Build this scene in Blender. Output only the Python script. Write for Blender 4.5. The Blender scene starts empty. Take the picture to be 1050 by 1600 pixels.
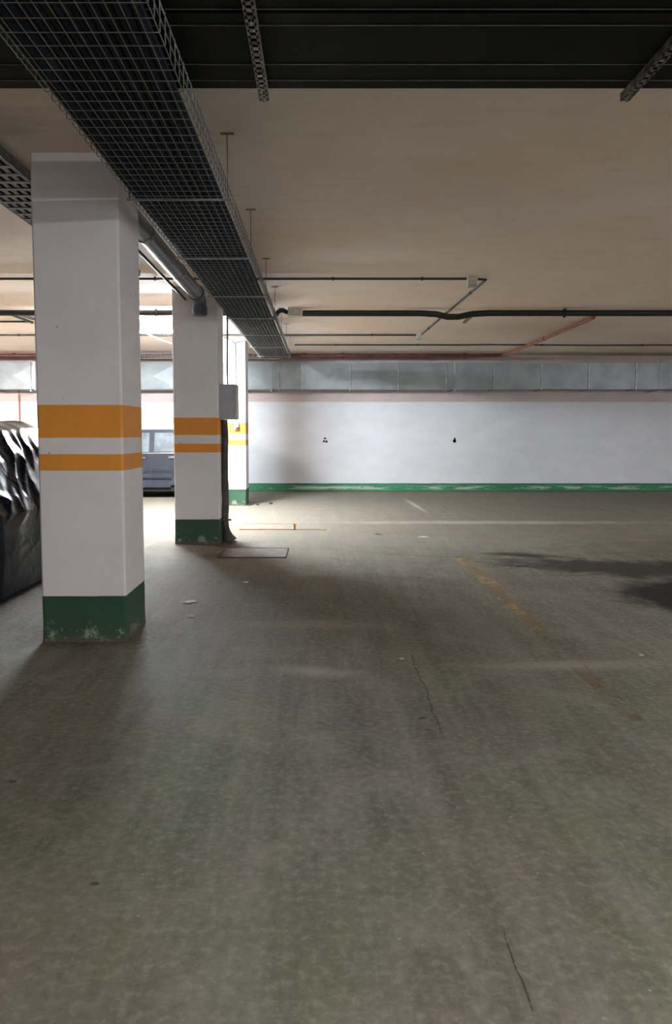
import bpy, bmesh, math, random
from mathutils import Vector, Matrix, noise
random.seed(7)
S = bpy.context.scene
C = S.collection
PI = math.pi

# ------------------------------------------------------------------ camera, world, exposure
cam_d = bpy.data.cameras.new('camera'); cam = bpy.data.objects.new('camera', cam_d); C.objects.link(cam)
cam.location = (0, 0, 1.5)
cam.rotation_euler = (PI/2 - math.atan(0.0775), 0, 0)
cam_d.sensor_fit = 'VERTICAL'; cam_d.sensor_height = 36.0; cam_d.lens = 27.0
cam_d.shift_x = 25/1600; cam_d.shift_y = -32/1600
cam_d.clip_start = 0.05; cam_d.clip_end = 100
S.camera = cam
w = bpy.data.worlds.new('world'); S.world = w; w.use_nodes = True
w.node_tree.nodes['Background'].inputs[0].default_value = (1.0, 0.93, 0.86, 1)
w.node_tree.nodes['Background'].inputs[1].default_value = 0.0
S.view_settings.view_transform = 'Standard'; S.view_settings.look = 'None'
S.view_settings.gamma = 1; S.view_settings.use_curve_mapping = False
S.view_settings.exposure = 2.72
# fill light added behind the viewer, set in a gap of the near wall
dl = bpy.data.lights.new('added_rear_fill', 'AREA'); dl.shape = 'RECTANGLE'; dl.size = 9.6; dl.size_y = 2.6; dl.energy = 46; dl.color = (1.0, .98, .98)
dlo = bpy.data.objects.new('added_rear_fill', dl); C.objects.link(dlo); dlo.location = (5.0, -8.05, 1.4); dlo.rotation_euler = (PI/2, 0, 0)
# strength, colour and place of every lamp in the garage (x, y, z, length, strength, colour)
LAMPS = [
    ('twin', -2.78, 13.15, 3.20, 1.25, 470, (0.86, 0.92, 1.0), 'lit white fluorescent batten lamp glowing between the first and second pillars'),
    ('twin', -8.6, 13.0, 3.20, 1.5, 370, (1.0, 0.92, 0.89), 'lit white batten lamp over the left bays beyond the covered car'),
    ('twin', 3.4, -1.3, 3.20, 1.5, 104, (0.97, 0.98, 1.0), 'lit batten lamp on the ceiling behind the viewer'),
    ('twin', 10.8, 8.6, 3.20, 1.5, 105, (0.95, 0.96, 1.0), 'lit batten lamp out by the right wall, beyond the right edge of the view'),
]

# ------------------------------------------------------------------ materials
def mat(name, col, rough=0.6, metal=0.0, noise_scale=0, noise_amt=0.15, bump=0.0, bump_scale=60, spec=0.5, col2=None, coat=0):
    m = bpy.data.materials.new(name); m.use_nodes = True
    nt = m.node_tree; b = nt.nodes['Principled BSDF']
    b.inputs['Base Color'].default_value = (*col, 1); b.inputs['Roughness'].default_value = rough
    b.inputs['Metallic'].default_value = metal; b.inputs['Specular IOR Level'].default_value = spec
    b.inputs['Coat Weight'].default_value = coat
    tc = nt.nodes.new('ShaderNodeTexCoord')
    if noise_scale:
        n = nt.nodes.new('ShaderNodeTexNoise'); n.inputs['Scale'].default_value = noise_scale; n.inputs['Detail'].default_value = 6
        nt.links.new(tc.outputs['Object'], n.inputs['Vector'])
        r = nt.nodes.new('ShaderNodeValToRGB')
        c2 = col2 or tuple(c*(1-noise_amt) for c in col)
        r.color_ramp.elements[0].color = (*c2, 1); r.color_ramp.elements[0].position = .35
        r.color_ramp.elements[1].color = (*col, 1); r.color_ramp.elements[1].position = .65
        nt.links.new(n.outputs['Fac'], r.inputs['Fac']); nt.links.new(r.outputs['Color'], b.inputs['Base Color'])
    if bump:
        n2 = nt.nodes.new('ShaderNodeTexNoise'); n2.inputs['Scale'].default_value = bump_scale; n2.inputs['Detail'].default_value = 5
        nt.links.new(tc.outputs['Object'], n2.inputs['Vector'])
        bp = nt.nodes.new('ShaderNodeBump'); bp.inputs['Strength'].default_value = bump; bp.inputs['Distance'].default_value = 0.01
        nt.links.new(n2.outputs['Fac'], bp.inputs['Height']); nt.links.new(bp.outputs['Normal'], b.inputs['Normal'])
    return m

class G:
    """tiny node-graph helper"""
    def __init__(s, name):
        s.m = bpy.data.materials.new(name); s.m.use_nodes = True; s.nt = s.m.node_tree
        s.b = s.nt.nodes['Principled BSDF']
        s.tc = s.nt.nodes.new('ShaderNodeTexCoord')
        sp = s.nt.nodes.new('ShaderNodeSeparateXYZ'); s.nt.links.new(s.tc.outputs['Object'], sp.inputs[0])
        s.P = s.tc.outputs['Object']; s.x, s.y, s.z = sp.outputs
    def put(s, sock, v):
        if isinstance(v, (int, float)): sock.default_value = v
        elif isinstance(v, tuple): sock.default_value = v if len(v) == len(sock.default_value) else (*v, 1)
        else: s.nt.links.new(v, sock)
    def math(s, op, a, b=0.0, c=0.0, clamp=False):
        n = s.nt.nodes.new('ShaderNodeMath'); n.operation = op; n.use_clamp = clamp
        s.put(n.inputs[0], a); s.put(n.inputs[1], b); s.put(n.inputs[2], c); return n.outputs[0]
    def mapping(s, scale=(1, 1, 1), loc=(0, 0, 0), rot=0):
        n = s.nt.nodes.new('ShaderNodeMapping'); s.nt.links.new(s.P, n.inputs[0])
        n.inputs['Location'].default_value = loc; n.inputs['Rotation'].default_value = (0, 0, rot); n.inputs['Scale'].default_value = scale
        return n.outputs[0]
    def noise(s, scale, detail=4, vec=None, rough=.5, dist=0):
        n = s.nt.nodes.new('ShaderNodeTexNoise'); n.inputs['Scale'].default_value = scale; n.inputs['Detail'].default_value = detail
        n.inputs['Roughness'].default_value = rough; n.inputs['Distortion'].default_value = dist
        s.nt.links.new(vec or s.P, n.inputs['Vector']); return n.outputs['Fac']
    def step(s, v, a, b):                                   # smooth ramp 0..1 between a and b
        n = s.nt.nodes.new('ShaderNodeMapRange'); n.interpolation_type = 'SMOOTHSTEP'
        s.put(n.inputs[0], v); n.inputs[1].default_value = a; n.inputs[2].default_value = b
        n.inputs[3].default_value = 0; n.inputs[4].default_value = 1; return n.outputs[0]
    def mix(s, f, a, b):
        n = s.nt.nodes.new('ShaderNodeMix'); n.data_type = 'RGBA'; s.put(n.inputs[0], f); s.put(n.inputs[6], a); s.put(n.inputs[7], b); return n.outputs[2]
    def band(s, v, lo, hi, soft):
        return s.math('MULTIPLY', s.step(v, lo-soft, lo+soft), s.math('SUBTRACT', 1.0, s.step(v, hi-soft, hi+soft)))
    def ell(s, x0, y0, rx, ry, inner=.5, wob=None, amt=.8, rot=0.0):    # elliptical patch with a ragged rim
        ca, sa = math.cos(rot), math.sin(rot)
        dx = s.math('SUBTRACT', s.x, x0); dy = s.math('SUBTRACT', s.y, y0)
        u = s.math('DIVIDE', s.math('ADD', s.math('MULTIPLY', dx, ca), s.math('MULTIPLY', dy, sa)), rx)
        v = s.math('DIVIDE', s.math('SUBTRACT', s.math('MULTIPLY', dy, ca), s.math('MULTIPLY', dx, sa)), ry)
        d = s.math('SQRT', s.math('ADD', s.math('MULTIPLY', u, u), s.math('MULTIPLY', v, v)))
        if wob is not None: d = s.math('ADD', d, s.math('MULTIPLY', s.math('SUBTRACT', wob, .5), amt))
        return s.math('SUBTRACT', 1.0, s.step(d, inner, 1.0))
    def bump(s, h, strength, dist=.01):
        n = s.nt.nodes.new('ShaderNodeBump'); n.inputs['Strength'].default_value = strength; n.inputs['Distance'].default_value = dist
        s.nt.links.new(h, n.inputs['Height']); s.nt.links.new(n.outputs['Normal'], s.b.inputs['Normal'])

def floor_material():
    g = G('worn_concrete_floor')
    big = g.noise(.55, 5, rough=.6); mid = g.noise(2.6, 8, rough=.65, dist=.6); fine = g.noise(26, 6, rough=.7)
    streak = g.noise(1.0, 7, g.mapping((5.5, .42, 1), rot=.06), rough=.65, dist=.4)
    streak2 = g.noise(1.0, 6, g.mapping((14, 1.0, 1), (3, 7, 0), rot=-.12), rough=.7)
    col = g.mix(g.step(streak, .3, .7), (.118, .115, .097), (.188, .184, .156))
    col = g.mix(g.math('MULTIPLY', g.step(mid, .45, .72), .55), col, (.30, .292, .25))
    col = g.mix(g.math('MULTIPLY', g.step(mid, .5, .25), 0.0), col, (.1, .1, .09))
    col = g.mix(g.math('MULTIPLY', g.step(streak2, .5, .75), .30), col, (.10, .092, .078))
    # mossy green tinge in patches, brownish grime elsewhere
    gr = g.math('MULTIPLY', g.step(g.noise(1.1, 6, g.mapping((1, .5, 1), (11, 2, 0)), rough=.6), .42, .70), .42)
    col = g.mix(g.math('MULTIPLY', gr, g.step(g.y, 6.0, 3.0)), col, (.135, .185, .080))
    br = g.math('MULTIPLY', g.step(g.noise(.9, 6, g.mapping((1, .6, 1), (4, 9, 0)), rough=.6), .45, .7), .42)
    col = g.mix(br, col, (.20, .155, .115))
    # pillar shadow painted as a dark brown band; floor paler towards the far wall
    shade_lane = g.math('MULTIPLY', g.band(g.math('ADD', g.y, g.math('MULTIPLY', mid, 1.2)), 6.3, 9.3, .9), .50)
    col = g.mix(shade_lane, col, (.095, .080, .060))
    far_pale = g.step(g.math('ADD', g.y, g.math('MULTIPLY', mid, 2.0)), 9.2, 12.0)
    col = g.mix(g.math('MULTIPLY', far_pale, .62), col, (.215, .195, .155))
    # broad sweeping tyre and mop arcs
    rr = g.math('SQRT', g.math('ADD', g.math('POWER', g.math('ADD', g.x, 2.6), 2.0), g.math('POWER', g.math('SUBTRACT', g.y, 1.0), 2.0)))
    cb = g.nt.nodes.new('ShaderNodeCombineXYZ'); g.put(cb.inputs[0], g.math('MULTIPLY', rr, 3.4)); g.put(cb.inputs[1], g.math('MULTIPLY', g.y, .35)); g.put(cb.inputs[2], g.math('MULTIPLY', g.x, .35))
    arcs = g.noise(1.0, 6, cb.outputs[0], rough=.68, dist=.5)
    col = g.mix(g.math('MULTIPLY', g.step(arcs, .52, .74), .16), col, (.33, .325, .285))
    col = g.mix(g.math('MULTIPLY', g.step(arcs, .46, .28), .30), col, (.095, .088, .072))
    # pale scuffed smears
    sm = g.math('MULTIPLY', g.ell(-.02, 4.72, .42, .16, .1, mid, 1.1, -.25), .45); col = g.mix(sm, col, (.46, .43, .38))
    sm = g.math('MULTIPLY', g.ell(1.55, 4.85, .95, .16, .1, mid, 1.3, .05), .40); col = g.mix(sm, col, (.44, .41, .36))
    sm = g.math('MULTIPLY', g.ell(-.1, 5.9, .8, .22, .1, mid, 1.3), .25); col = g.mix(sm, col, (.38, .34, .27))
    # scuff pale line down to the far wall and a painted streak of lamplight
    sm = g.math('MULTIPLY', g.ell(3.0, 12.7, 3.6, .35, .1, mid, 1.2), .65); col = g.mix(sm, col, (.50, .47, .41))
    sm = g.math('MULTIPLY', g.ell(1.95, 15.8, .10, 2.1, .1, mid, .5, .03), .6); col = g.mix(sm, col, (.62, .58, .50))
    # dark brown patches around the foot of the pillars
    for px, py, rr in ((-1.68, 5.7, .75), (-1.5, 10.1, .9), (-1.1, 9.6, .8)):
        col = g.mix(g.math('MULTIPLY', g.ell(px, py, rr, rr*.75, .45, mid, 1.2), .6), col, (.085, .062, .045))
    # hairline joint across the bay and a crack along the aisle
    wob = g.math('MULTIPLY', g.math('SUBTRACT', g.noise(1.3, 5), .5), .30)
    jl = g.math('ABSOLUTE', g.math('SUBTRACT', g.math('ADD', g.math('ADD', g.y, wob), g.math('MULTIPLY', g.x, .30)), 9.62))
    jm = g.math('MULTIPLY', g.math('SUBTRACT', 1.0, g.step(jl, .004, .022)), g.math('MULTIPLY', g.step(g.x, .5, .9), .75)); col = g.mix(jm, col, (.035, .03, .025))
    wob2 = g.math('MULTIPLY', g.math('SUBTRACT', g.noise(2.4, 5, g.mapping((1, 1, 1), (5, 5, 5))), .5), .10)
    cl = g.math('ABSOLUTE', g.math('SUBTRACT', g.math('ADD', g.x, wob2), .612))
    cm = g.math('MULTIPLY', g.math('SUBTRACT', 1.0, g.step(cl, .001, .007)), g.band(g.y, 3.75, 5.1, .06)); col = g.mix(g.math('MULTIPLY', cm, .75), col, (.04, .035, .03))
    cl = g.math('ABSOLUTE', g.math('SUBTRACT', g.math('ADD', g.x, g.math('MULTIPLY', wob2, .8)), .548))
    cm = g.math('MULTIPLY', g.math('SUBTRACT', 1.0, g.step(cl, .001, .005)), g.band(g.y, 1.88, 2.2, .03)); col = g.mix(g.math('MULTIPLY', cm, .8), col, (.04, .035, .03))
    lt = g.noise(1.0, 8, g.mapping((9, .9, 1), (8, 3, 0), rot=.04), rough=.72)
    col = g.mix(g.math('MULTIPLY', g.step(lt, .50, .72), .34), col, (.27, .25, .215))
    ps = g.noise(1.7, 8, g.mapping((1, .8, 1), (1, 14, 0)), rough=.7)
    col = g.mix(g.math('MULTIPLY', g.step(ps, .52, .70), .30), col, (.25, .215, .17))
    # specks
    for px, py, rr in ((.539, 3.935, .035), (.544, 3.778, .025), (-1.32, 3.2, .02), (-.75, 2.45, .02)):
        col = g.mix(g.math('MULTIPLY', g.ell(px, py, rr, rr*.6, .5, fine, .6), .8), col, (.05, .03, .02))
    vo = g.nt.nodes.new('ShaderNodeTexVoronoi'); vo.inputs['Scale'].default_value = 9; g.nt.links.new(g.P, vo.inputs['Vector'])
    col = g.mix(g.math('MULTIPLY', g.math('SUBTRACT', 1.0, g.step(vo.outputs['Distance'], .02, .06)), .5), col, (.5, .49, .44))
    vo2 = g.nt.nodes.new('ShaderNodeTexVoronoi'); vo2.inputs['Scale'].default_value = 13; g.nt.links.new(g.mapping((1, 1, 1), (3.3, 1.7, 0)), vo2.inputs['Vector'])
    col = g.mix(g.math('MULTIPLY', g.math('SUBTRACT', 1.0, g.step(vo2.outputs['Distance'], .02, .07)), .6), col, (.07, .06, .05))
    col = g.mix(g.math('MULTIPLY', g.step(fine, .45, .7), .42), col, (.34, .335, .285))
    col = g.mix(g.math('MULTIPLY', g.step(fine, .46, .28), .45), col, (.09, .085, .07))
    # oil stains on the right, over a broad darker area
    st = g.ell(3.45, 8.35, 2.0, .75, .4, mid, 1.6, -.32)
    st2 = g.ell(3.55, 6.75, 1.0, 1.15, .55, mid, .9, .2); st3 = g.ell(2.45, 9.3, .65, .22, .2, mid, 1.3, -.35)
    broad_dark = g.ell(5.2, 9.6, 3.2, 1.8, .2, mid, 1.4, 0)
    col = g.mix(g.math('MULTIPLY', broad_dark, .45), col, (.085, .070, .052))
    col = g.mix(g.math('MULTIPLY', st, .9), col, (.030, .025, .018)); col = g.mix(g.math('MULTIPLY', st2, .96), col, (.008, .008, .007))
    col = g.mix(g.math('MULTIPLY', st3, .85), col, (.022, .020, .014))
    g.put(g.b.inputs['Base Color'], col)
    g.put(g.b.inputs['Roughness'], g.math('ADD', .70, g.math('MULTIPLY', mid, .25)))
    g.b.inputs['Specular IOR Level'].default_value = .13
    g.bump(g.math('ADD', g.math('ADD', g.math('MULTIPLY', fine, .25), mid), g.math('MULTIPLY', streak, .5)), .35, .02)
    return g.m

def ceiling_material():
    g = G('stained_plaster_ceiling')
    a = g.noise(.5, 6, rough=.6); b = g.noise(3.5, 7, g.mapping((.5, 1.6, 1)), rough=.65); f = g.noise(30, 5)
    col = g.mix(g.step(a, .3, .7), (.86, .69, .55), (.90, .78, .675))
    col = g.mix(g.math('MULTIPLY', g.step(b, .48, .75), .35), col, (.66, .54, .43))
    col = g.mix(g.math('MULTIPLY', g.step(f, .5, .8), .2), col, (.60, .53, .45))
    # brown patch on the right, darker patch by the left tray
    col = g.mix(g.math('MULTIPLY', g.ell(3.9, 14.2, 2.2, 1.8, .2, b, 1.5), .35), col, (.50, .33, .24))
    col = g.mix(g.math('MULTIPLY', g.ell(-2.2, 4.9, .9, .45, .2, b, 1.8), .4), col, (.30, .24, .18))
    g.put(g.b.inputs['Base Color'], col); g.b.inputs['Roughness'].default_value = .85
    g.bump(g.math('ADD', f, g.math('MULTIPLY', b, 2.0)), .2, .01)
    return g.m

def wall_material():
    """white paint to 2.25 m over bare render, green skirting band flaking at the bottom"""
    g = G('painted_wall')
    e = g.math('MULTIPLY', g.math('SUBTRACT', g.noise(3.0, 4), .5), .02)
    n = g.noise(1.4, 7, g.mapping((1, 1, 2.2)), rough=.65); f = g.noise(5, 9, g.mapping((.35, 1, 2.6)), rough=.78); m = g.noise(.8, 5)
    white = g.mix(g.step(n, .3, .75), (.67, .70, .735), (.60, .63, .67))
    scr = g.noise(5.0, 9, g.mapping((1, 1, 1), (2, 4, 6)), rough=.8, dist=1.4)
    white = g.mix(g.math('MULTIPLY', g.step(scr, .70, .76), .6), white, (.40, .38, .37))
    raw = g.mix(g.step(n, .3, .7), (.46, .40, .38), (.56, .46, .43))
    green = g.mix(g.step(n, .35, .7), (.020, .150, .070), (.035, .22, .105))
    peel = g.math('MULTIPLY', g.step(g.math('ADD', f, g.math('MULTIPLY', m, .5)), .74, .80), g.band(g.z, .06, .135, .035))
    green = g.mix(g.math('MULTIPLY', peel, .75), green, (.50, .55, .50))
    zz = g.math('ADD', g.z, e)
    col = g.mix(g.step(zz, 2.24, 2.26), white, raw)
    col = g.mix(g.step(zz, .214, .206), col, green)
    col = g.mix(g.math('MULTIPLY', g.step(zz, .035, .01), .8), col, (.06, .055, .045))
    g.put(g.b.inputs['Base Color'], col); g.b.inputs['Roughness'].default_value = .7
    g.bump(g.math('ADD', f, n), .2, .008)
    return g.m

def pillar_material():
    g = G('banded_pillar_paint')
    e = g.math('MULTIPLY', g.math('SUBTRACT', g.noise(5.0, 4), .5), .008)
    n = g.noise(1.6, 7, rough=.6); f = g.noise(10, 8, rough=.75); d = g.noise(3.0, 6, g.mapping((1, 1, .35)), rough=.7)
    white = g.mix(g.step(n, .3, .75), (.74, .715, .72), (.66, .63, .64))
    white = g.mix(g.math('MULTIPLY', g.step(d, .62, .8), .35), white, (.40, .37, .36))
    orange = g.mix(g.step(d, .35, .7), (.74, .29, .028), (.64, .25, .03))
    green = g.mix(g.step(n, .35, .7), (.012, .052, .024), (.020, .075, .036))
    zz = g.math('ADD', g.z, e)
    col = white
    for lo, hi in ((1.460, 1.690), (1.228, 1.345)): col = g.mix(g.band(zz, lo, hi, .003), col, orange)
    col = g.mix(g.step(zz, .336, .330), col, green)
    chips = g.math('MULTIPLY', g.step(f, .52, .62), g.step(zz, .20, .02)); col = g.mix(g.math('MULTIPLY', chips, .7), col, (.40, .42, .34))
    grime = g.math('MULTIPLY', g.step(g.math('ADD', zz, g.math('MULTIPLY', f, .10)), .13, .03), .9); col = g.mix(grime, col, (.10, .075, .055))
    vo = g.nt.nodes.new('ShaderNodeTexVoronoi'); vo.inputs['Scale'].default_value = 3.6; g.nt.links.new(g.P, vo.inputs['Vector'])
    col = g.mix(g.math('MULTIPLY', g.math('SUBTRACT', 1.0, g.step(vo.outputs['Distance'], .03, .055)), .6), col, (.16, .13, .12))
    g.put(g.b.inputs['Base Color'], col); g.b.inputs['Roughness'].default_value = .62
    g.bump(g.math('ADD', n, g.math('MULTIPLY', f, .5)), .2, .01)
    return g.m

def worn_paint(name, col, cover=.5, soft=.12):
    """worn road paint: bare floor shows through where it has rubbed off"""
    g = G(name)
    n = g.noise(7, 8, g.mapping((1, .6, 1)), rough=.7); big = g.noise(1.6, 3)
    t = g.nt.nodes.new('ShaderNodeBsdfTransparent'); mx = g.nt.nodes.new('ShaderNodeMixShader')
    v = g.math('ADD', g.math('MULTIPLY', n, .7), g.math('MULTIPLY', big, .3))
    v = g.math('SUBTRACT', v, g.math('MULTIPLY', g.step(g.y, 6.6, 5.0), .11))      # rubbed away most at its near end
    g.nt.links.new(g.step(v, cover-soft, cover+soft), mx.inputs[0])
    g.nt.links.new(t.outputs[0], mx.inputs[1]); g.nt.links.new(g.b.outputs[0], mx.inputs[2])
    g.nt.links.new(mx.outputs[0], g.nt.nodes['Material Output'].inputs['Surface'])
    g.b.inputs['Base Color'].default_value = (*col, 1); g.b.inputs['Roughness'].default_value = .75
    return g.m

def tarp_material():
    g = G('black_plastic_sheet')
    g.b.inputs['Base Color'].default_value = (.007, .009, .016, 1); g.b.inputs['Roughness'].default_value = .24
    g.b.inputs['Specular IOR Level'].default_value = .16
    a = g.noise(3, 6, g.mapping((1.3, 1.3, .8)), rough=.55, dist=1.0); b = g.noise(22, 5)
    g.bump(g.math('ADD', a, g.math('MULTIPLY', b, .10)), .25, .04)
    return g.m

def emissive(name, col, strength):
    m = bpy.data.materials.new(name); m.use_nodes = True; b = m.node_tree.nodes['Principled BSDF']
    b.inputs['Base Color'].default_value = (.9, .9, .9, 1)
    b.inputs['Emission Color'].default_value = (*col, 1); b.inputs['Emission Strength'].default_value = strength
    return m

M = dict(
    floor=floor_material(), ceiling=ceiling_material(), wall=wall_material(), pillar=pillar_material(), tarp=tarp_material(),
    black=mat('black_cable_sheath', (.014, .016, .018), .8, spec=.2, noise_scale=20, noise_amt=.4),
    navy=mat('blue_black_cable_sheath', (.018, .026, .042), .8, spec=.2, noise_scale=20, noise_amt=.4),
    conduit=mat('dark_conduit', (.035, .032, .028), .5, noise_scale=12, noise_amt=.5),
    thick=mat('black_corrugated_conduit', (.016, .016, .013), .55, noise_scale=12, noise_amt=.4),
    wire=mat('dull_galvanised_wire', (.24, .245, .24), .5, .4, noise_scale=14, noise_amt=.35),
    wireb=mat('bright_galvanised_wire', (.62, .63, .64), .4, .5, noise_scale=14, noise_amt=.3),
    strut=mat('galvanised_strut_steel', (.38, .36, .31), .45, .7, noise_scale=22, noise_amt=.8),
    trunk=mat('black_trunking', (.004, .005, .004), .7, noise_scale=8, noise_amt=.4, spec=.15),
    lip=mat('trunking_lip_grey', (.13, .13, .12), .5, .3, noise_scale=10, noise_amt=.5),
    pvc=mat('dark_grey_plastic_pipe', (.10, .115, .14), .32, noise_scale=7, noise_amt=.4),
    duct=mat('galvanised_duct_sheet', (.29, .33, .345), .5, .4, noise_scale=2.5, noise_amt=.25),
    seam=mat('duct_seam_steel', (.42, .45, .47), .4, .5, noise_scale=8, noise_amt=.4),
    red=mat('faded_red_pipe_paint', (.15, .035, .03), .5, noise_scale=5, noise_amt=.5),
    redp=mat('pale_red_pipe_paint', (.42, .15, .10), .55, noise_scale=5, noise_amt=.4),
    box=mat('grey_enclosure_plastic', (.36, .37, .39), .5, noise_scale=6, noise_amt=.15),
    jbox=mat('dirty_white_junction_box', (.55, .52, .47), .5, noise_scale=9, noise_amt=.3),
    white=mat('white_enamel', (.75, .75, .74), .4, noise_scale=6, noise_amt=.1),
    paper=mat('white_paper_scrap', (.80, .79, .74), .8, noise_scale=20, noise_amt=.1),
    hatch=mat('dirty_steel_hatch_plate', (.17, .13, .10), .6, .2, noise_scale=7, noise_amt=.5, bump=.3, bump_scale=40),
    hatchp=mat('pale_concrete_hatch_slab', (.25, .225, .18), .75, noise_scale=7, noise_amt=.35, bump=.3, bump_scale=40),
    hframe=mat('dark_hatch_frame', (.05, .035, .025), .6, .4, noise_scale=12, noise_amt=.4),
    rust=mat('rusty_orange_frame', (.50, .20, .035), .7, noise_scale=12, noise_amt=.4),
    car=mat('blue_grey_car_paint', (.055, .062, .085), .22, .45, noise_scale=2, noise_amt=.1, coat=.6),
    glass=mat('dusty_car_window', (.16, .20, .22), .12, noise_scale=5, noise_amt=.4, spec=.8),
    trim=mat('black_rubber_trim', (.012, .012, .012), .6, noise_scale=20, noise_amt=.3),
    rim=mat('silver_wheel_rim', (.45, .46, .47), .35, .8, noise_scale=10, noise_amt=.2),
    chrome=mat('chrome_door_handle', (.6, .6, .6), .2, .9, noise_scale=10, noise_amt=.1),
    lampred=mat('red_tail_lamp', (.4, .01, .01), .2, noise_scale=10, noise_amt=.2),
    lampclr=mat('clear_head_lamp', (.6, .62, .65), .15, noise_scale=10, noise_amt=.2),
    yellow=worn_paint('worn_yellow_paint', (.31, .235, .125), .52, .18),
    grime=mat('grimy_downpipe', (.075, .07, .062), .6, noise_scale=9, noise_amt=.6, bump=.4, bump_scale=30),
    foam=mat('crumbly_foam_filler', (.60, .52, .38), .9, noise_scale=30, noise_amt=.4, bump=.6, bump_scale=30),
    flake=mat('peeling_brown_plaster', (.30, .22, .13), .8, noise_scale=30, noise_amt=.4),
    mark=mat('black_spray_mark', (.02, .02, .02), .7, noise_scale=30, noise_amt=.2),
    debris=mat('dark_litter', (.04, .035, .03), .7, noise_scale=30, noise_amt=.3),
)

# ------------------------------------------------------------------ mesh helpers
def box(bm, x0, x1, y0, y1, z0, z1):
    v = [bm.verts.new(p) for p in ((x0,y0,z0),(x1,y0,z0),(x1,y1,z0),(x0,y1,z0),(x0,y0,z1),(x1,y0,z1),(x1,y1,z1),(x0,y1,z1))]
    for f in ((3,2,1,0),(4,5,6,7),(0,1,5,4),(1,2,6,5),(2,3,7,6),(3,0,4,7)): bm.faces.new([v[i] for i in f])
def bbox(x0, x1, y0, y1, z0, z1, bev=0, seg=2):
    bm = bmesh.new(); box(bm, x0, x1, y0, y1, z0, z1)
    if bev: bmesh.ops.bevel(bm, geom=bm.edges[:], offset=bev, segments=seg, affect='EDGES', profile=.5)
    return bm
def tube(bm, pts, r, n=10, cap=True, rs=None):
    pts = [Vector(p) for p in pts]; rings = []
    prev = None
    for i, p in enumerate(pts):
        a = pts[max(i-1, 0)]; b = pts[min(i+1, len(pts)-1)]
        t1 = (p-a).normalized() if i else (b-p).normalized(); t2 = (b-p).normalized() if i < len(pts)-1 else t1
        t = (t1+t2).normalized(); k = 1/max(.5, t.dot(t2))
        if prev is None:
            ref = Vector((0, 0, 1)) if abs(t.z) < .9 else Vector((1, 0, 0)); u = t.cross(ref).normalized()
        else: u = (prev - t*prev.dot(t)).normalized()
        prev = u; v = t.cross(u); rr = rs[i] if rs else r
        rings.append([bm.verts.new(p + (u*math.cos(2*PI*j/n) + v*math.sin(2*PI*j/n))*rr*(k if False else 1)) for j in range(n)])
    for a, b in zip(rings, rings[1:]):
        for j in range(n): bm.faces.new((a[j], a[(j+1)%n], b[(j+1)%n], b[j]))
    if cap: bm.faces.new(rings[0][::-1]); bm.faces.new(rings[-1])
def cyl(bm, c, r, h, axis='z', n=20):
    c = Vector(c); d = {'x': Vector((1,0,0)), 'y': Vector((0,1,0)), 'z': Vector((0,0,1))}[axis]
    tube(bm, [c, c+d*h], r, n)
def obj(name, bm, m, parent=None, smooth=False):
    me = bpy.data.meshes.new(name)
    bmesh.ops.recalc_face_normals(bm, faces=bm.faces[:])
    bm.to_mesh(me); bm.free(); me.materials.append(m if not isinstance(m, str) else M[m])
    if smooth:
        me.polygons.foreach_set('use_smooth', [True]*len(me.polygons))
        try: me.set_sharp_from_angle(angle=math.radians(38))
        except Exception: pass
    o = bpy.data.objects.new(name, me); C.objects.link(o)
    if parent: o.parent = parent
    return o
def empty(name, loc=(0, 0, 0), rz=0):
    o = bpy.data.objects.new(name, None); C.objects.link(o); o.location = loc; o.rotation_euler = (0, 0, rz); o.empty_display_size = .1
    return o
def tag(o, label, cat, group=None):
    o['label'] = label; o['category'] = cat
    if group: o['group'] = group
    return o
def struct(name, bm, m):
    o = obj(name, bm, m); o['kind'] = 'structure'; return o
def newtube(pts, r, n=10, **k):
    bm = bmesh.new(); tube(bm, pts, r, n, **k); return bm
def arc(p0, corner, p1, n=6):
    a, c, b = Vector(p0), Vector(corner), Vector(p1)
    return [a*(1-t)**2 + c*2*t*(1-t) + b*t*t for t in [i/n for i in range(n+1)]]

# ------------------------------------------------------------------ room shell
XL, XR, YN, YF, H = -14.0, 12.0, -8.0, 19.35, 3.4
struct('floor', bbox(XL-.2, XR+.2, YN-.2, YF+.2, -.2, 0), 'floor')
struct('ceiling', bbox(XL-.2, XR+.2, YN-.2, YF+.2, H, H+.25), 'ceiling')
struct('wall_far', bbox(XL-.2, XR+.2, YF, YF+.2, 0, H), 'wall')
bm = bbox(XL-.2, 0, YN-.2, YN, 0, H); box(bm, 10, XR+.2, YN-.2, YN, 0, H); box(bm, 0, 10, YN-.2, YN, 2.8, H)  # gap made for the added fill light
struct('wall_near', bm, 'wall')
struct('wall_left', bbox(XL-.2, XL, YN, YF, 0, H), 'wall')
struct('wall_right', bbox(XR, XR+.2, YN, YF, 0, H), 'wall')

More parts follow.
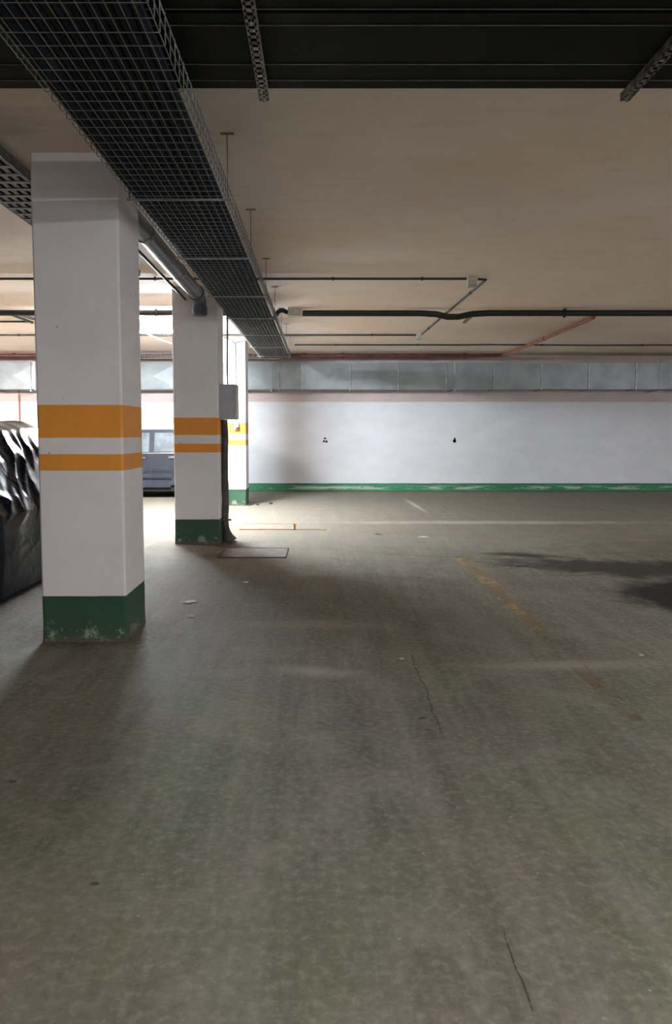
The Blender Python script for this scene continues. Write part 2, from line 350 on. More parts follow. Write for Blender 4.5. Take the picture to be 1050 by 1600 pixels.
# ------------------------------------------------------------------ pillars
def pillar(x0, x1, y0, y1, label):
    cx, cy = (x0+x1)/2, (y0+y1)/2
    bm = bmesh.new(); hx, hy = (x1-x0)/2, (y1-y0)/2; c = .013
    ring = [(-hx+c,-hy),(hx-c,-hy),(hx,-hy+c),(hx,hy-c),(hx-c,hy),(-hx+c,hy),(-hx,hy-c),(-hx,-hy+c)]
    zs = [0, .04, .10, .2, .33, 1.2, 1.7, 2.5, H]; rows = []
    for i, z in enumerate(zs):
        k = 1 + (.012 if i == 0 else .006 if i == 1 else 0)
        rows.append([bm.verts.new((x*k + .002*noise.noise((x*5, y*5, z*3+cx)), y*k, z)) for x, y in ring])
    for a, b in zip(rows, rows[1:]):
        for j in range(8): bm.faces.new((a[j], a[(j+1)%8], b[(j+1)%8], b[j]))
    bm.faces.new(rows[0][::-1]); bm.faces.new(rows[-1])
    o = obj('concrete_pillar', bm, 'pillar'); o.location = (cx, cy, 0)
    tag(o, label, 'pillar'); return o
pillar(-1.985, -1.385, 5.405, 6.0, 'nearest and widest-looking square pillar at left with two orange bands and dark green foot')
pillar(-1.945, -1.345, 10.23, 10.80, 'square white pillar with orange bands and a grey box hung on its right side')
pillar(-2.11, -1.505, 15.63, 16.2, 'brightly lit farthest pillar with yellow bands and pale green foot near the far wall')
pillar(3.765, 4.36, 7.50, 8.09, 'pillar at the right edge of the view of which only a sliver shows')

# ------------------------------------------------------------------ wire mesh cable tray above the pillars' row
def mesh_bm(x0, x1, y0, y1, z0, h, along='y', pitch_l=.05, pitch_c=.10, r=.0026):
    """bottom grid plus two side grids; runs along y (or x)"""
    bm = bmesh.new()
    def bar(p, q, rr=r):
        p = Vector(p); q = Vector(q)
        if along == 'x': p = Vector((p.y, p.x, p.z)); q = Vector((q.y, q.x, q.z))
        tube(bm, [p, q], rr, 4)
    n = int(round((x1-x0)/pitch_l))
    for i in range(n+1):
        x = x0 + (x1-x0)*i/n; bar((x, y0, z0), (x, y1, z0))
    for k in (1, 2):
        for x in (x0, x1): bar((x, y0, z0+h*k/2), (x, y1, z0+h*k/2), r*1.15)
    m = int(round((y1-y0)/pitch_c))
    for i in range(m+1):
        y = y0 + (y1-y0)*i/m
        bar((x0, y, z0-r*1.6), (x1, y, z0-r*1.6), r*.75)
        for x in (x0-r*1.6, x1+r*1.6): bar((x, y, z0-r), (x, y, z0+h))
    return bm
TX0, TX1, TY0, TY1, TZ = -1.21, -.605, .6, 15.85, 3.0
t = empty('wire_mesh_tray', ((TX0+TX1)/2, TY0, TZ)); o0 = Vector(t.location)
tag(t, 'wide wire mesh cable tray hung from the ceiling, running into the distance beside the pillars', 'cable tray')
def rel(bm, o): bmesh.ops.translate(bm, verts=bm.verts[:], vec=-Vector(o.location)); return bm
obj('wire_basket', rel(mesh_bm(TX0, TX1, TY0, TY1, TZ, .12), t), 'wire', t)
for k, y in enumerate((2.2, 5.06, 6.74, 8.6, 10.25, 12.0, 13.7, 15.3)):
    bm = newtube([(TX1+.012, y, TZ-.02), (TX1+.012, y, H)], .0032, 8)
    box(bm, TX1-.03, TX1+.055, y-.012, y+.012, H-.006, H)
    obj('hanger_rod', rel(bm, t), 'lip', t)
    bm = newtube([(TX0-.012, y, TZ-.02), (TX0-.012, y, H)], .005, 8)
    box(bm, TX0-.055, TX0+.03, y-.012, y+.012, H-.006, H)
    obj('hanger_rod', rel(bm, t), 'lip', t)
    obj('cross_bar', rel(bbox(TX0-.03, TX1+.03, y-.006, y+.006, TZ-.019, TZ-.008), t), 'wire', t)
# cables laid in it
kinds = []
x = TX0+.006
while x < TX1-.03:
    r = random.choice((.013, .017, .021, .025)); kinds.append((x+r, r, 0)); x += 2*r+.0006
x = TX0+.02
while x < TX1-.045:
    r = random.choice((.012, .016, .02)); kinds.append((x+r, r, 1)); x += 2*r+.004
for k, (x, r, lay) in enumerate(kinds):
    if x + r > TX1-.006: continue
    pts = []
    for i in range(32):
        y = TY0 + (TY1-TY0)*i/31
        pts.append((x, y, TZ+.004+r+(.052 if lay else 0)))
    o = obj('power_cable', newtube(pts, r, 8), 'navy' if k % 3 else 'black', smooth=True)
    tag(o, 'dark cable laid lengthwise among others in the wide wire mesh tray', 'cable', 'cables lying in the wide wire mesh tray')

# transverse wire tray above the duct at the far wall, left part
t = empty('wire_mesh_tray', (-3.2, 18.0, 3.2)); tag(t, 'narrow bright wire tray running sideways above the far duct behind the glowing lamp', 'cable tray')
obj('wire_basket', rel(mesh_bm(17.9, 18.1, -5.6, -.95, 3.2, .11, along='x', r=.0045), t), 'wireb', t)
for x in (-5.2, -3.4, -1.4):
    obj('hanger_rod', rel(newtube([(x, 17.87, 3.19), (x, 17.87, H)], .006, 8), t), 'wireb', t)

# ------------------------------------------------------------------ black trunking across the top, on slotted struts
def trunking(y0, y1, ribs, label):
    t = empty('black_trunking', (0, (y0+y1)/2, 3.17)); tag(t, label, 'trunking')
    bm = bmesh.new(); L0, L1 = -13.8, 11.8
    box(bm, L0, L1, y0, y1, 3.17, 3.176); box(bm, L0, L1, y0, y0+.004, 3.176, 3.27); box(bm, L0, L1, y1-.004, y1, 3.176, 3.27)
    box(bm, L0, L1, y0, y1, 3.27, 3.276)
    obj('channel', rel(bm, t), 'trunk', t)
    for y in ribs: obj('rib', rel(newtube([(L0, y, 3.168), (L1, y, 3.168)], .0022, 6), t), 'lip', t)
    return t
trunking(3.21, 3.885, (3.30, 3.636, 3.795), 'broad black cable trunking crossing the ceiling, the edge nearest the bare plaster')
trunking(2.42, 3.185, (2.6, 3.0, 3.178), 'second black trunking at the very top of the view, nearer than the broad one')
def strut(x, label):
    t = empty('strut_channel', (x, 3.1, 3.15)); tag(t, label, 'bracket')
    bm = bmesh.new(); y0, y1 = 2.3, 3.93
    for s in (-1, 1):
        box(bm, x+s*.0205-.0035, x+s*.0205+.0035, y0, y1, 3.130, 3.165)
        box(bm, x+min(s*.012, s*.0205), x+max(s*.012, s*.0205), y0, y1, 3.128, 3.131)
    y = y0
    while y < y1-.03:
        box(bm, x-.0205, x+.0205, y, y+.024, 3.128, 3.131); y += .05
    obj('slotted_channel', rel(bm, t), 'strut', t)
    for y in (2.36, 3.195, 3.905): obj('threaded_rod', rel(newtube([(x, y, 3.115), (x, y, H)], .005, 8), t), 'strut', t)
strut(-.275, 'slotted steel strut under the black trunking, just right of the mesh tray')
strut(1.505, 'slotted steel strut under the black trunking near the top right corner')

# ------------------------------------------------------------------ dark tray left of the nearest pillar
t = empty('perforated_tray', (-2.25, 3.0, 3.27)); tag(t, 'dark perforated cable tray under the ceiling left of the nearest pillar', 'cable tray')
bm = bmesh.new(); y0, y1 = 3.97, 8.9
for s, x in ((-1, -2.46), (1, -2.06)): box(bm, x-.004, x+.004, y0, y1, 3.27, 3.33)
for i in range(7):
    x = -2.45 + .39*i/6; box(bm, x-.018, x+.018, y0, y1, 3.266, 3.270)
y = y0
while y < y1: box(bm, -2.46, -2.06, y, y+.05, 3.262, 3.266); y += .16
obj('perforated_sheet', rel(bm, t), 'conduit', t)
obj('side_rail', rel(bbox(-2.475, -2.463, y0, y1, 3.262, 3.335), t), 'lip', t)
obj('side_rail', rel(bbox(-2.057, -2.045, y0, y1, 3.262, 3.335), t), 'lip', t)
for y in (4.4, 6.8, 8.7):
    obj('hanger_rod', rel(newtube([(-2.487, y, 3.25), (-2.487, y, H)], .005, 8), t), 'strut', t)
for i in range(5):
    o = obj('power_cable', newtube([(-2.42+.075*i, y0, 3.296), (-2.42+.075*i, y1, 3.296)], .024, 8), 'black', smooth=True)
    tag(o, 'black cable in the dark perforated tray left of the nearest pillar', 'cable', 'cables in the dark perforated tray')

# ------------------------------------------------------------------ grey drain pipe between pillars
t = empty('drain_pipe', (-1.53, 6.1, 3.22)); tag(t, 'fat dark grey drain pipe under the ceiling that bends down onto the second pillar', 'pipe')
pts = [(-1.53, 6.03, 3.235), (-1.53, 9.75, 3.215)] + arc((-1.54, 9.8, 3.215), (-1.55, 10.08, 3.21), (-1.56, 10.09, 3.12), 7) + [(-1.56, 10.09, 3.0)]
bm = newtube(pts, .088, 20); obj('pipe', rel(bm, t), 'pvc', t, smooth=True)
obj('socket_collar', rel(newtube([(-1.56, 10.09, 3.11), (-1.56, 10.09, 3.02)], .101, 20), t), 'pvc', t, smooth=True)
obj('socket_collar', rel(newtube([(-1.53, 9.62, 3.216), (-1.53, 9.72, 3.216)], .101, 20), t), 'pvc', t, smooth=True)
for y in (6.8, 8.4): obj('pipe_clip', rel(newtube([(-1.53, y, 3.226), (-1.53, y+.03, 3.226)], .096, 20), t), 'strut', t)
o = obj('conduit', newtube([(-1.76, 6.02, 3.26), (-1.76, 10.2, 3.23)], .017, 8), 'conduit', smooth=True)
tag(o, 'thin dark conduit just left of the fat grey drain pipe', 'conduit')
# crumbled foam where the tray passes the near pillar
bm = bmesh.new(); bmesh.ops.create_icosphere(bm, subdivisions=3, radius=.075)
for v in bm.verts: v.co *= 1 + .5*noise.noise(v.co*18); v.co.z *= .7
bmesh.ops.translate(bm, verts=bm.verts[:], vec=(-1.335, 6.02, 3.34))
o = obj('foam_lump', bm, 'foam', smooth=True); tag(o, 'crumbly pale foam lump at the top right of the nearest pillar beside the mesh tray', 'foam')

# ------------------------------------------------------------------ ceiling conduits
def conduit(pts, r, m, label, clips=0, name='conduit', clipmat='conduit'):
    t = empty(name, pts[0]); tag(t, label, 'conduit'); obj('tube', rel(newtube(pts, r, 10), t), m, t, smooth=True)
    if clips:
        for a, b in zip(pts, pts[1:]):
            a = Vector(a); b = Vector(b); L = (b-a).length; k = int(L/clips)
            for i in range(k):
                p = a+(b-a)*((i+.5)/k); d = (b-a).normalized()
                bm = newtube([p-d*.012, p+d*.012], r*1.5, 8)
                box(bm, p.x-.006, p.x+.006, p.y-.006, p.y+.006, p.z, H-.0005)
                obj('pipe_clip', rel(bm, t), clipmat, t)
    return t
conduit([(-13.5, 9.6, 3.375), (1.80, 9.6, 3.375)], .015, 'conduit', 'thin black conduit crossing the ceiling nearest the viewer, ending at a white junction box', 1.05)
conduit([(1.945, 9.62, 3.375), (2.05, 9.66, 3.375), (1.96, 15.04, 3.375), (1.955, 15.04, 3.375)], .015, 'conduit', 'black conduit slanting away across the ceiling between two small junction boxes', 1.6)
conduit([(1.86, 15.04, 3.37), (-13.5, 15.04, 3.37)], .017, 'conduit', 'thin black conduit far across the ceiling, leading left from the farther junction box', 1.6)
conduit([(-.55, 16.75, 3.373), (3.0, 16.78, 3.373), (3.6, 16.72, 3.373), (6.0, 16.85, 3.373), (11.9, 16.7, 3.373)], .016, 'conduit', 'thin black wavy conduit on the ceiling just in front of the long duct', 1.6)
thick = [(-.27, 12.02, 3.325), (1.55, 12.02, 3.325), (1.80, 12.05, 3.315), (1.98, 12.12, 3.285), (2.15, 12.12, 3.285), (2.35, 12.03, 3.315), (2.6, 12.0, 3.325), (11.9, 12.0, 3.325)]
conduit(thick, .048, 'thick', 'thick black conduit crossing the ceiling to the right with a dip in the middle', 2.2, clipmat='thick')
conduit([(-13.5, 12.0, 3.328), (-1.3, 12.0, 3.328)], .045, 'thick', 'thick black conduit crossing the ceiling on the left behind the nearest pillar', 2.2, clipmat='thick')
conduit([(-13.5, 13.27, 3.375), (-4.95, 13.27, 3.375)], .015, 'conduit', 'short-looking thin black conduit on the left ceiling that stops before the nearest pillar', 1.6)
conduit([(-4.92, 12.1, 3.36), (-4.90, 13.27, 3.36)], .02, 'conduit', 'stub conduit leading away from the thick left conduit, left one of the pair', 0)
conduit([(-4.80, 12.1, 3.36), (-4.62, 13.6, 3.36)], .022, 'conduit', 'stub conduit leading away from the thick left conduit, right one of the pair', 0)
# cable looping out of the mesh tray into the grey box
o = obj('power_cable', newtube(arc((-.66, 11.35, 3.16), (-.62, 11.75, 3.38), (-.513, 11.97, 3.335), 8), .034, 10), 'black', smooth=True)
tag(o, 'black cable looping out of the mesh tray into the grey ceiling box', 'cable')
def jbox(x, y, s, label, m='jbox'):
    t = empty('junction_box', (x, y, H)); tag(t, label, 'junction box')
    obj('body', bbox(-s, s, -s*.8, s*.8, -.11, 0, .008), m, t)
    obj('cover', bbox(-s*1.05, s*1.05, -s*.85, s*.85, -.125, -.112, .004), m, t)
    for dx in (-.6, .6): 
        bm = bmesh.new(); cyl(bm, (dx*s, 0, -.130), .006, .006, 'z', 8); obj('screw', bm, 'strut', t)
jbox(1.865, 9.6, .055, 'small white junction box at the near bend of the ceiling conduit')
jbox(1.91, 15.04, .05, 'small white junction box at the far bend of the ceiling conduit')
jbox(-.385, 12.02, .11, 'larger grey junction box beside the mesh tray, feeding the thick black conduit')
bm = bmesh.new()
vs = [bm.verts.new(p) for p in ((2.44, 12.55, 3.398), (2.56, 12.6, 3.398), (2.52, 12.95, 3.39), (2.50, 13.4, 3.36), (2.42, 13.3, 3.355), (2.43, 12.9, 3.385))]
f = bm.faces.new(vs); bmesh.ops.solidify(bm, geom=[f], thickness=.004)
tag(obj('plaster_flake', bm, 'flake'), 'brown flake of plaster peeling off the ceiling beyond the thick conduit', 'plaster flake')

# ------------------------------------------------------------------ red pipes
def pipe(name, pts, r, m, label, flanges=()):
    t = empty(name, pts[0]); tag(t, label, 'pipe'); obj('tube', rel(newtube(pts, r, 12), t), m, t, smooth=True)
    for p, ax in flanges:
        bm = bmesh.new(); cyl(bm, p, r*1.35, .07, ax, 12); obj('coupling', rel(bm, t), m, t, smooth=True)
pipe('sprinkler_pipe', [(4.30, 18.42, 3.31), (-13.6, 18.42, 3.31)], .042, 'red', 'dark red pipe running sideways above the long duct', [((3.4, 18.42, 3.31), 'x'), ((.5, 18.42, 3.31), 'x'), ((-.4, 18.42, 3.31), 'x'), ((-7.3, 18.42, 3.31), 'x')])
pipe('sprinkler_pipe', [(4.36, 18.5, 3.31), (4.40, 15.5, 3.32), (4.385, 12.5, 3.335)], .034, 'redp', 'faded red pipe running along the ceiling towards the viewer at right', [((4.39, 15.2, 3.320), 'y')])
for x in (-6, -3.2, 1.2, 3.0):
    pass

# ------------------------------------------------------------------ galvanised duct on the far wall
t = empty('ventilation_duct', (0, 18.95, 2.53)); tag(t, 'long galvanised ventilation duct with creased panels along the top of the far wall', 'duct')
DX = [-13.9, -12.5, -11.3, -10.2, -9.0, -7.9, -6.9, -5.75, -4.6, -3.45, -2.3, -1.0, -.43, .73, 1.89, 3.05, 4.2, 5.36, 6.5, 7.65, 8.8, 10.0, 11.9]
z0, z1, yf, yb = 2.535, 3.165, 18.75, 19.33
for k, (a, b) in enumerate(zip(DX, DX[1:])):
    bm = bmesh.new(); d = .036 if b < .8 else (.022 if b < 2 else .010)
    P = [(a, yf, z0), (b, yf, z0), (b, yf, z1), (a, yf, z1)]
    v = [bm.verts.new(p) for p in P]; c = bm.verts.new(((a+b)/2, yf-d, (z0+z1)/2))
    for i in range(4): bm.faces.new((v[i], v[(i+1)%4], c))
    w_ = [bm.verts.new(p) for p in ((a, yb, z0), (b, yb, z0), (b, yb, z1), (a, yb, z1))]
    bc = bm.verts.new(((a+b)/2, (yf+yb)/2, z0-.012))
    for q in ((v[0], v[1]), (v[1], w_[1]), (w_[1], w_[0]), (w_[0], v[0])): bm.faces.new((q[0], q[1], bc))
    bm.faces.new((v[2], v[3], w_[3], w_[2])); bm.faces.new((w_[0], w_[1], w_[2], w_[3]))
    bm.faces.new((v[0], v[3], w_[3], w_[0])); bm.faces.new((v[1], v[2], w_[2], w_[1]))
    obj('duct_panel', rel(bm, t), 'duct', t)
for x in DX[1:-1]:
    bm = bmesh.new(); box(bm, x-.012, x+.012, yf-.028, yf+.002, z0-.025, z1+.02); box(bm, x-.012, x+.012, yf, yb, z0-.025, z0+.002)
    obj('flange_seam', rel(bm, t), 'seam', t)
for x in (-7.0, -1.18, 3.25, 8.2):
    bm = bmesh.new(); box(bm, x-.02, x+.02, yf-.06, 19.34, z0-.05, z0-.026); tube(bm, [(x, yf-.045, z0-.05), (x, yf-.045, H)], .006, 6)
    obj('support_bracket', rel(bm, t), 'seam', t)

# ------------------------------------------------------------------ grey box, downpipe, pillar conduits
t = empty('electrical_box', (-1.345, 10.36, 1.67)); tag(t, 'grey electrical box fixed to the right side of the second pillar above its bands', 'electrical box')
obj('body', bbox(0, .20, 0, .32, 0, .47, .008), 'box', t)
obj('door', bbox(.2, .222, .006, .314, .006, .464, .006), 'jbox', t)
obj('hinge', newtube([(.211, .0, .08), (.211, .0, .13)], .008, 8), 'box', t)
obj('hinge', newtube([(.211, .0, .34), (.211, .0, .39)], .008, 8), 'box', t)
t = empty('downpipe', (-1.29, 10.50, 0)); tag(t, 'grimy dark pipe on the right side of the second pillar, from grey box to floor', 'pipe')
pts = []; rs = []
for i in range(26):
    z = 1.665*(1-i/25); fl = max(0, (.22-z)/.22)
    pts.append((.012*noise.noise((0, 1.3, z*4))-.01+fl*fl*.05, 0, z)); rs.append(.046+.006*noise.noise((3, 0, z*6))+fl*fl*.06)
obj('pipe', newtube(pts, .05, 14, rs=rs), 'grime', t, smooth=True)
obj('bracket', bbox(-.06, .075, -.06, .0, .29, .315, .003), 'lip', t)
# thin cable from tray to box
o = obj('power_cable', newtube([(-1.235, 10.4, 3.05), (-1.24, 10.42, 2.8), (-1.25, 10.44, 2.3), (-1.245, 10.45, 2.13)], .011, 8), 'conduit', smooth=True)
tag(o, 'thin dark cable dropping from the mesh tray into the top of the grey electrical box', 'cable')
t = empty('switch_conduit', (-1.70, 15.6, 1.60)); tag(t, 'thin conduit running down the brightly lit farthest pillar to a small switch', 'conduit')
obj('tube', newtube([(.0, .005, .09), (.0, .005, 1.62), (-.02, -.005, 1.69), (-.10, -.02, 1.745), (-.22, -.04, 1.79)], .014, 8), 'wire', t, smooth=True)
obj('tube', newtube([(-.02, -.003, 1.68), (.12, -.02, 1.72), (.42, -.03, 1.73), (.5, -.04, 1.75)], .011, 8), 'wire', t, smooth=True)
obj('switch_box', bbox(-.04, .055, -.045, .03, -.05, .09, .006), 'jbox', t)
obj('switch_knob', bbox(-.0, .045, -.07, -.046, -.035, .0, .004), 'conduit', t)
# vertical pipe on the far wall, left
o = obj('conduit', newtube([(-7.52, 19.32, 0.35), (-7.52, 19.32, 2.54)], .018, 8), 'redp', smooth=True)
tag(o, 'thin reddish pipe down the far wall above the covered car', 'conduit')

# two small painted marks on the far wall
def mark(x, z, blobs, label):
    bm = bmesh.new()
    for dx, dz, rx, rz in blobs:
        n = 10; vs = [bm.verts.new((dx+rx*math.cos(2*PI*i/n)*(1+.2*math.sin(3*i)), 0, dz+rz*math.sin(2*PI*i/n))) for i in range(n)]
        f = bm.faces.new(vs); bmesh.ops.solidify(bm, geom=[f], thickness=.004)
    o = obj('wall_mark', bm, 'mark'); o.location = (x, YF-.003, z); tag(o, label, 'mark')
mark(.129, 1.29, [(-.005, .05, .035, .022), (-.03, -.02, .028, .03), (.035, -.03, .028, .032)], 'small black mark of three dots on the far wall, the left one of two')
mark(3.38, 1.285, [(0, -.01, .042, .045), (.005, .045, .02, .03)], 'small solid black mark on the far wall, the right one of two')

# ------------------------------------------------------------------ lamps
def batten(kind, x, y, z, L, strength, col, label):
    t = empty('batten_lamp', (x, y, z)); tag(t, label, 'lamp')
    h = L/2
    bm = bmesh.new()
    prof = [(-.022, .05), (.022, .05), (.022, .015), (.012, .005), (-.012, .005), (-.022, .015)]
    a = [bm.verts.new((-h, p[0], p[1])) for p in prof]; b = [bm.verts.new((h, p[0], p[1])) for p in prof]
    for j in range(6): bm.faces.new((a[j], a[(j+1)%6], b[(j+1)%6], b[j]))
    bm.faces.new(a); bm.faces.new(b[::-1])
    obj('housing', bm, 'white', t)
    em = emissive('lit_fluorescent_tube', col, strength)
    for dy in (-.052, .052): obj('tube', newtube([(-h+.03, dy, -.008), (h-.03, dy, -.008)], .014, 8), em, t, smooth=True)
    for s in (-1, 1):
        obj('end_cap', bbox(min(s*h, s*(h-.03)), max(s*h, s*(h-.03)), -.07, .07, -.028, .03, .004), 'white', t)
        obj('hanger_rod', newtube([(s*h*.7, 0, .055), (s*h*.7, 0, H-z)], .004, 6), 'strut', t)
    return t
for L in LAMPS: batten(*L)
o = obj('power_cable', newtube(arc((-3.05, 13.26, 3.22), (-2.9, 14.6, 3.16), (-2.75, 17.8, 3.33), 10), .012, 6), 'white', smooth=True)
tag(o, 'thin white cable sagging from the glowing lamp back to the sideways wire tray', 'cable')

# ------------------------------------------------------------------ parked grey car by the far wall
CX0, CX1 = -6.42, -2.2           # front (left) to rear (right)
CYN, CYF = 17.32, 19.02
cw = (CYF-CYN)/2; cyc = (CYN+CYF)/2
car = empty('parked_car', ((CX0+CX1)/2, cyc, 0)); tag(car, 'blue grey hatchback car parked side-on at the far wall, seen between the first two pillars', 'car')
# body outline (x from front, z) lower shell, with wheel arches
def arch(cx, r, zc, n=10): return [(cx+r*math.cos(PI-PI*i/n), zc+r*math.sin(PI-PI*i/n)) for i in range(n+1)]
fw, rw, wr = CX0+.80, -3.0, .31
outline = [(CX0+.05, .22)] + arch(fw, .36, .30)[0:] + arch(rw, .36, .30) + [(CX1-.05, .22), (CX1, .45), (CX1-.03, .80), (CX1-.06, .98)]
top = [(CX1-.10, 1.02), (rw, 1.03), (-4.2, .99), (-5.1, .96), (CX0+1.0, .94), (CX0+.30, .80), (CX0+.05, .62), (CX0, .45)]
def car_shell(poly, yscale, bm):
    cx = car.location.x
    n = len(poly)
    rows = []
    for s, (k, dy) in ((-1, (1, 0)), (1, (1, 0))):
        rows.append([bm.verts.new((x-cx, s*yscale(x, z), z)) for x, z in poly])
    for j in range(n): bm.faces.new((rows[0][j], rows[0][(j+1)%n], rows[1][(j+1)%n], rows[1][j]))
    bm.faces.new(rows[0][::-1]); bm.faces.new(rows[1])
def body_y(x, z):
    e = min(1, (x-CX0)/.7, (CX1-x)/.45); e = max(e, 0)
    return (cw-.02)*(.80+.20*math.sqrt(max(0, e*(2-e)))) - max(0, z-.75)*.10 - max(0, .35-z)*.12
bm = bmesh.new(); car_shell(outline+top, body_y, bm)
bmesh.ops.triangulate(bm, faces=[f for f in bm.faces if len(f.verts) > 4])
obj('body', bm, 'car', car)
# door skin with a swage line on both sides
cab = [(-5.55, .955), (-4.75, 1.46), (-4.25, 1.555), (-3.4, 1.56), (-2.75, 1.48), (-2.50, 1.36), (-2.28, 1.0)]
def cab_y(x, z): return (cw-.07) - max(0, z-.95)*.28
bm = bmesh.new(); car_shell(cab, cab_y, bm); bmesh.ops.triangulate(bm, faces=[f for f in bm.faces if len(f.verts) > 4])
obj('roof', bm, 'car', car)
def side_patch(poly, off, name, m, parent=car, yf_=cab_y, th=.012):
    for s in (-1, 1):
        bm = bmesh.new(); cx = car.location.x
        a = [bm.verts.new((x-cx, s*(yf_(x, z)+off), z)) for x, z in poly]; b = [bm.verts.new((x-cx, s*(yf_(x, z)+off-th), z)) for x, z in poly]
        n = len(poly)
        for j in range(n): bm.faces.new((a[j], a[(j+1)%n], b[(j+1)%n], b[j]))
        bm.faces.new(a); bm.faces.new(b[::-1])
        obj(name, bm, m, parent)
side_patch([(-5.25, 1.03), (-4.72, 1.39), (-4.25, 1.475), (-3.88, 1.485), (-3.88, 1.05)], .008, 'side_window', 'glass')
side_patch([(-3.76, 1.055), (-3.76, 1.485), (-3.40, 1.485), (-3.12, 1.46), (-3.12, 1.07)], .008, 'side_window', 'glass')
side_patch([(-3.05, 1.08), (-3.05, 1.45), (-2.82, 1.41), (-2.62, 1.12)], .008, 'side_window', 'glass')
side_patch([(-5.5, .985), (-5.5, 1.0), (-2.5, 1.055), (-2.5, 1.035)], .02, 'window_trim', 'chrome')
side_patch([(-3.835, .32), (-3.835, 1.49), (-3.822, 1.49), (-3.822, .32)], .010, 'door_seam', 'trim', yf_=lambda x, z: max(cab_y(x, z), body_y(x, z)) if z < .97 else cab_y(x, z))
side_patch([(-5.2, .50), (-5.2, .545), (-3.38, .545), (-3.38, .50)], .018, 'side_moulding', 'car', yf_=body_y, th=.03)
side_patch([(-5.2, .25), (-5.2, .32), (-3.38, .32), (-3.38, .25)], .016, 'sill', 'car', yf_=body_y, th=.03)
side_patch([(-4.14, .905), (-4.14, .945), (-3.93, .945), (-3.93, .905)], .03, 'door_handle', 'chrome', yf_=body_y, th=.03)
side_patch([(-3.42, .915), (-3.42, .955), (-3.22, .955), (-3.22, .915)], .03, 'door_handle', 'chrome', yf_=body_y, th=.03)
for s in (-1, 1):
    obj('wing_mirror', bbox(-5.15-car.location.x, -5.0-car.location.x, s*.90-.09, s*.90+.09, .98, 1.12, .03), 'car', car)
bm = bmesh.new(); box(bm, CX0+.5-car.location.x, CX1-.4-car.location.x, -cw+.12, cw-.12, .16, .3); obj('underbody', bm, 'trim', car)
for x in (fw, rw):
    for s in (-1, 1):
        xc = x-car.location.x; yo = s*(cw-.03)
        wbm = bmesh.new(); rr = [.20, .27, .305, .31, .31, .305, .27, .20]; yy = [0, 0, .02, .05, .15, .18, .2, .2]
        rings = [[wbm.verts.new((xc+r*math.cos(2*PI*j/28), yo-s*y, .31+r*math.sin(2*PI*j/28))) for j in range(28)] for r, y in zip(rr, yy)]
        for a, b in zip(rings, rings[1:]):
            for j in range(28): wbm.faces.new((a[j], a[(j+1)%28], b[(j+1)%28], b[j]))
        wh = obj('wheel', wbm, 'trim', car, smooth=True)
        rb = bmesh.new()
        cyl(rb, (xc, min(yo-s*.02, yo-s*.04), .31), .05, .02, 'y', 12)
        for k in range(5):
            a = 2*PI*k/5; p = Vector((xc, yo-s*.03, .31)); tube(rb, [p, p+Vector((math.cos(a)*.2, 0, math.sin(a)*.2))], .02, 6)
        tube(rb, [(xc+.2*math.cos(2*PI*j/24), yo-s*.03, .31+.2*math.sin(2*PI*j/24)) for j in range(25)], .012, 6)
        obj('rim', rb, 'rim', wh)
for s in (-1, 1):
    obj('tail_lamp', bbox(CX1-.10-car.location.x, CX1-.01-car.location.x, s*.62-.10, s*.62+.10, .72, .98, .02), 'lampred', car)
    obj('head_lamp', bbox(CX0+.02-car.location.x, CX0+.2-car.location.x, s*.55-.14, s*.55+.14, .55, .70, .02), 'lampclr', car)

# ------------------------------------------------------------------ car under black plastic sheet, left edge
cov = empty('covered_car', (-3.5, 8.2, 0)); tag(cov, 'car wrapped in crumpled shiny black plastic sheet left of the nearest pillar', 'covered car')
prof = [(6.02, .86, .86), (6.10, .98, .93), (6.35, 1.10, .96), (6.75, 1.30, .97), (7.15, 1.50, .98), (7.6, 1.60, .98), (8.4, 1.64, .98), (9.0, 1.56, .97), (9.5, 1.2, .96), (10.0, 1.0, .93), (10.3, .85, .86), (10.4, .6, .75)]
def lerp_prof(y):
    for (a, h1, w1), (b, h2, w2) in zip(prof, prof[1:]):
        if a <= y <= b: t_ = (y-a)/(b-a); return h1+(h2-h1)*t_, w1+(w2-w1)*t_
    return prof[-1][1:]
CXC = -3.67
bm = bmesh.new(); NY, NA = 260, 240; rows = []
def cross(u, h, w_):
    """u in -1..1 across from left hem over the roof to right hem -> (x, z)"""
    s = 1 if u > 0 else -1; a = abs(u)
    hb = min(h, .90)                      # beltline
    key = [(0, 0, h), (.20, .42*w_, h-.01), (.34, .56*w_, h-.07), (.44, .72*w_, max(hb, h-.27)), (.58, .93*w_, hb-.02), (.66, .99*w_, hb-.12), (.82, 1.0*w_, .45), (1.0, .97*w_, .05)]
    for (a0, x0, z0_), (a1, x1, z1_) in zip(key, key[1:]):
        if a <= a1+1e-9:
            t_ = (a-a0)/(a1-a0); t_ = t_*t_*(3-2*t_)*.5+t_*.5
            return s*(x0+(x1-x0)*t_), z0_+(z1_-z0_)*t_
def wrinkle(p):
    """long pulled folds running down towards the right, over a few broad billows"""
    along = p.x*.50-p.z*.72+p.y*.35; across = p.x*.80+p.z*.55-p.y*.25
    w1 = noise.noise(Vector((p.x*1.5, p.y*1.5, p.z*1.5)))*.35
    def ridge(fa, fc, o):
        v = 1-abs(noise.noise(Vector((along*fa+o, (across+w1*.5)*fc+o*3, o+p.y*.9))))*2.2
        return max(0, v)
    up = min(1, max(.10, (p.z-.62)/.28))*(1-.65*min(1, max(0, (p.z-1.42)/.12)))
    return (.040*ridge(1.6, 6.0, 1.3)**2+.030*ridge(2.6, 12, 4.1)**2+.010*ridge(5, 24, 7.7))*up + .03*noise.noise(p*1.6)
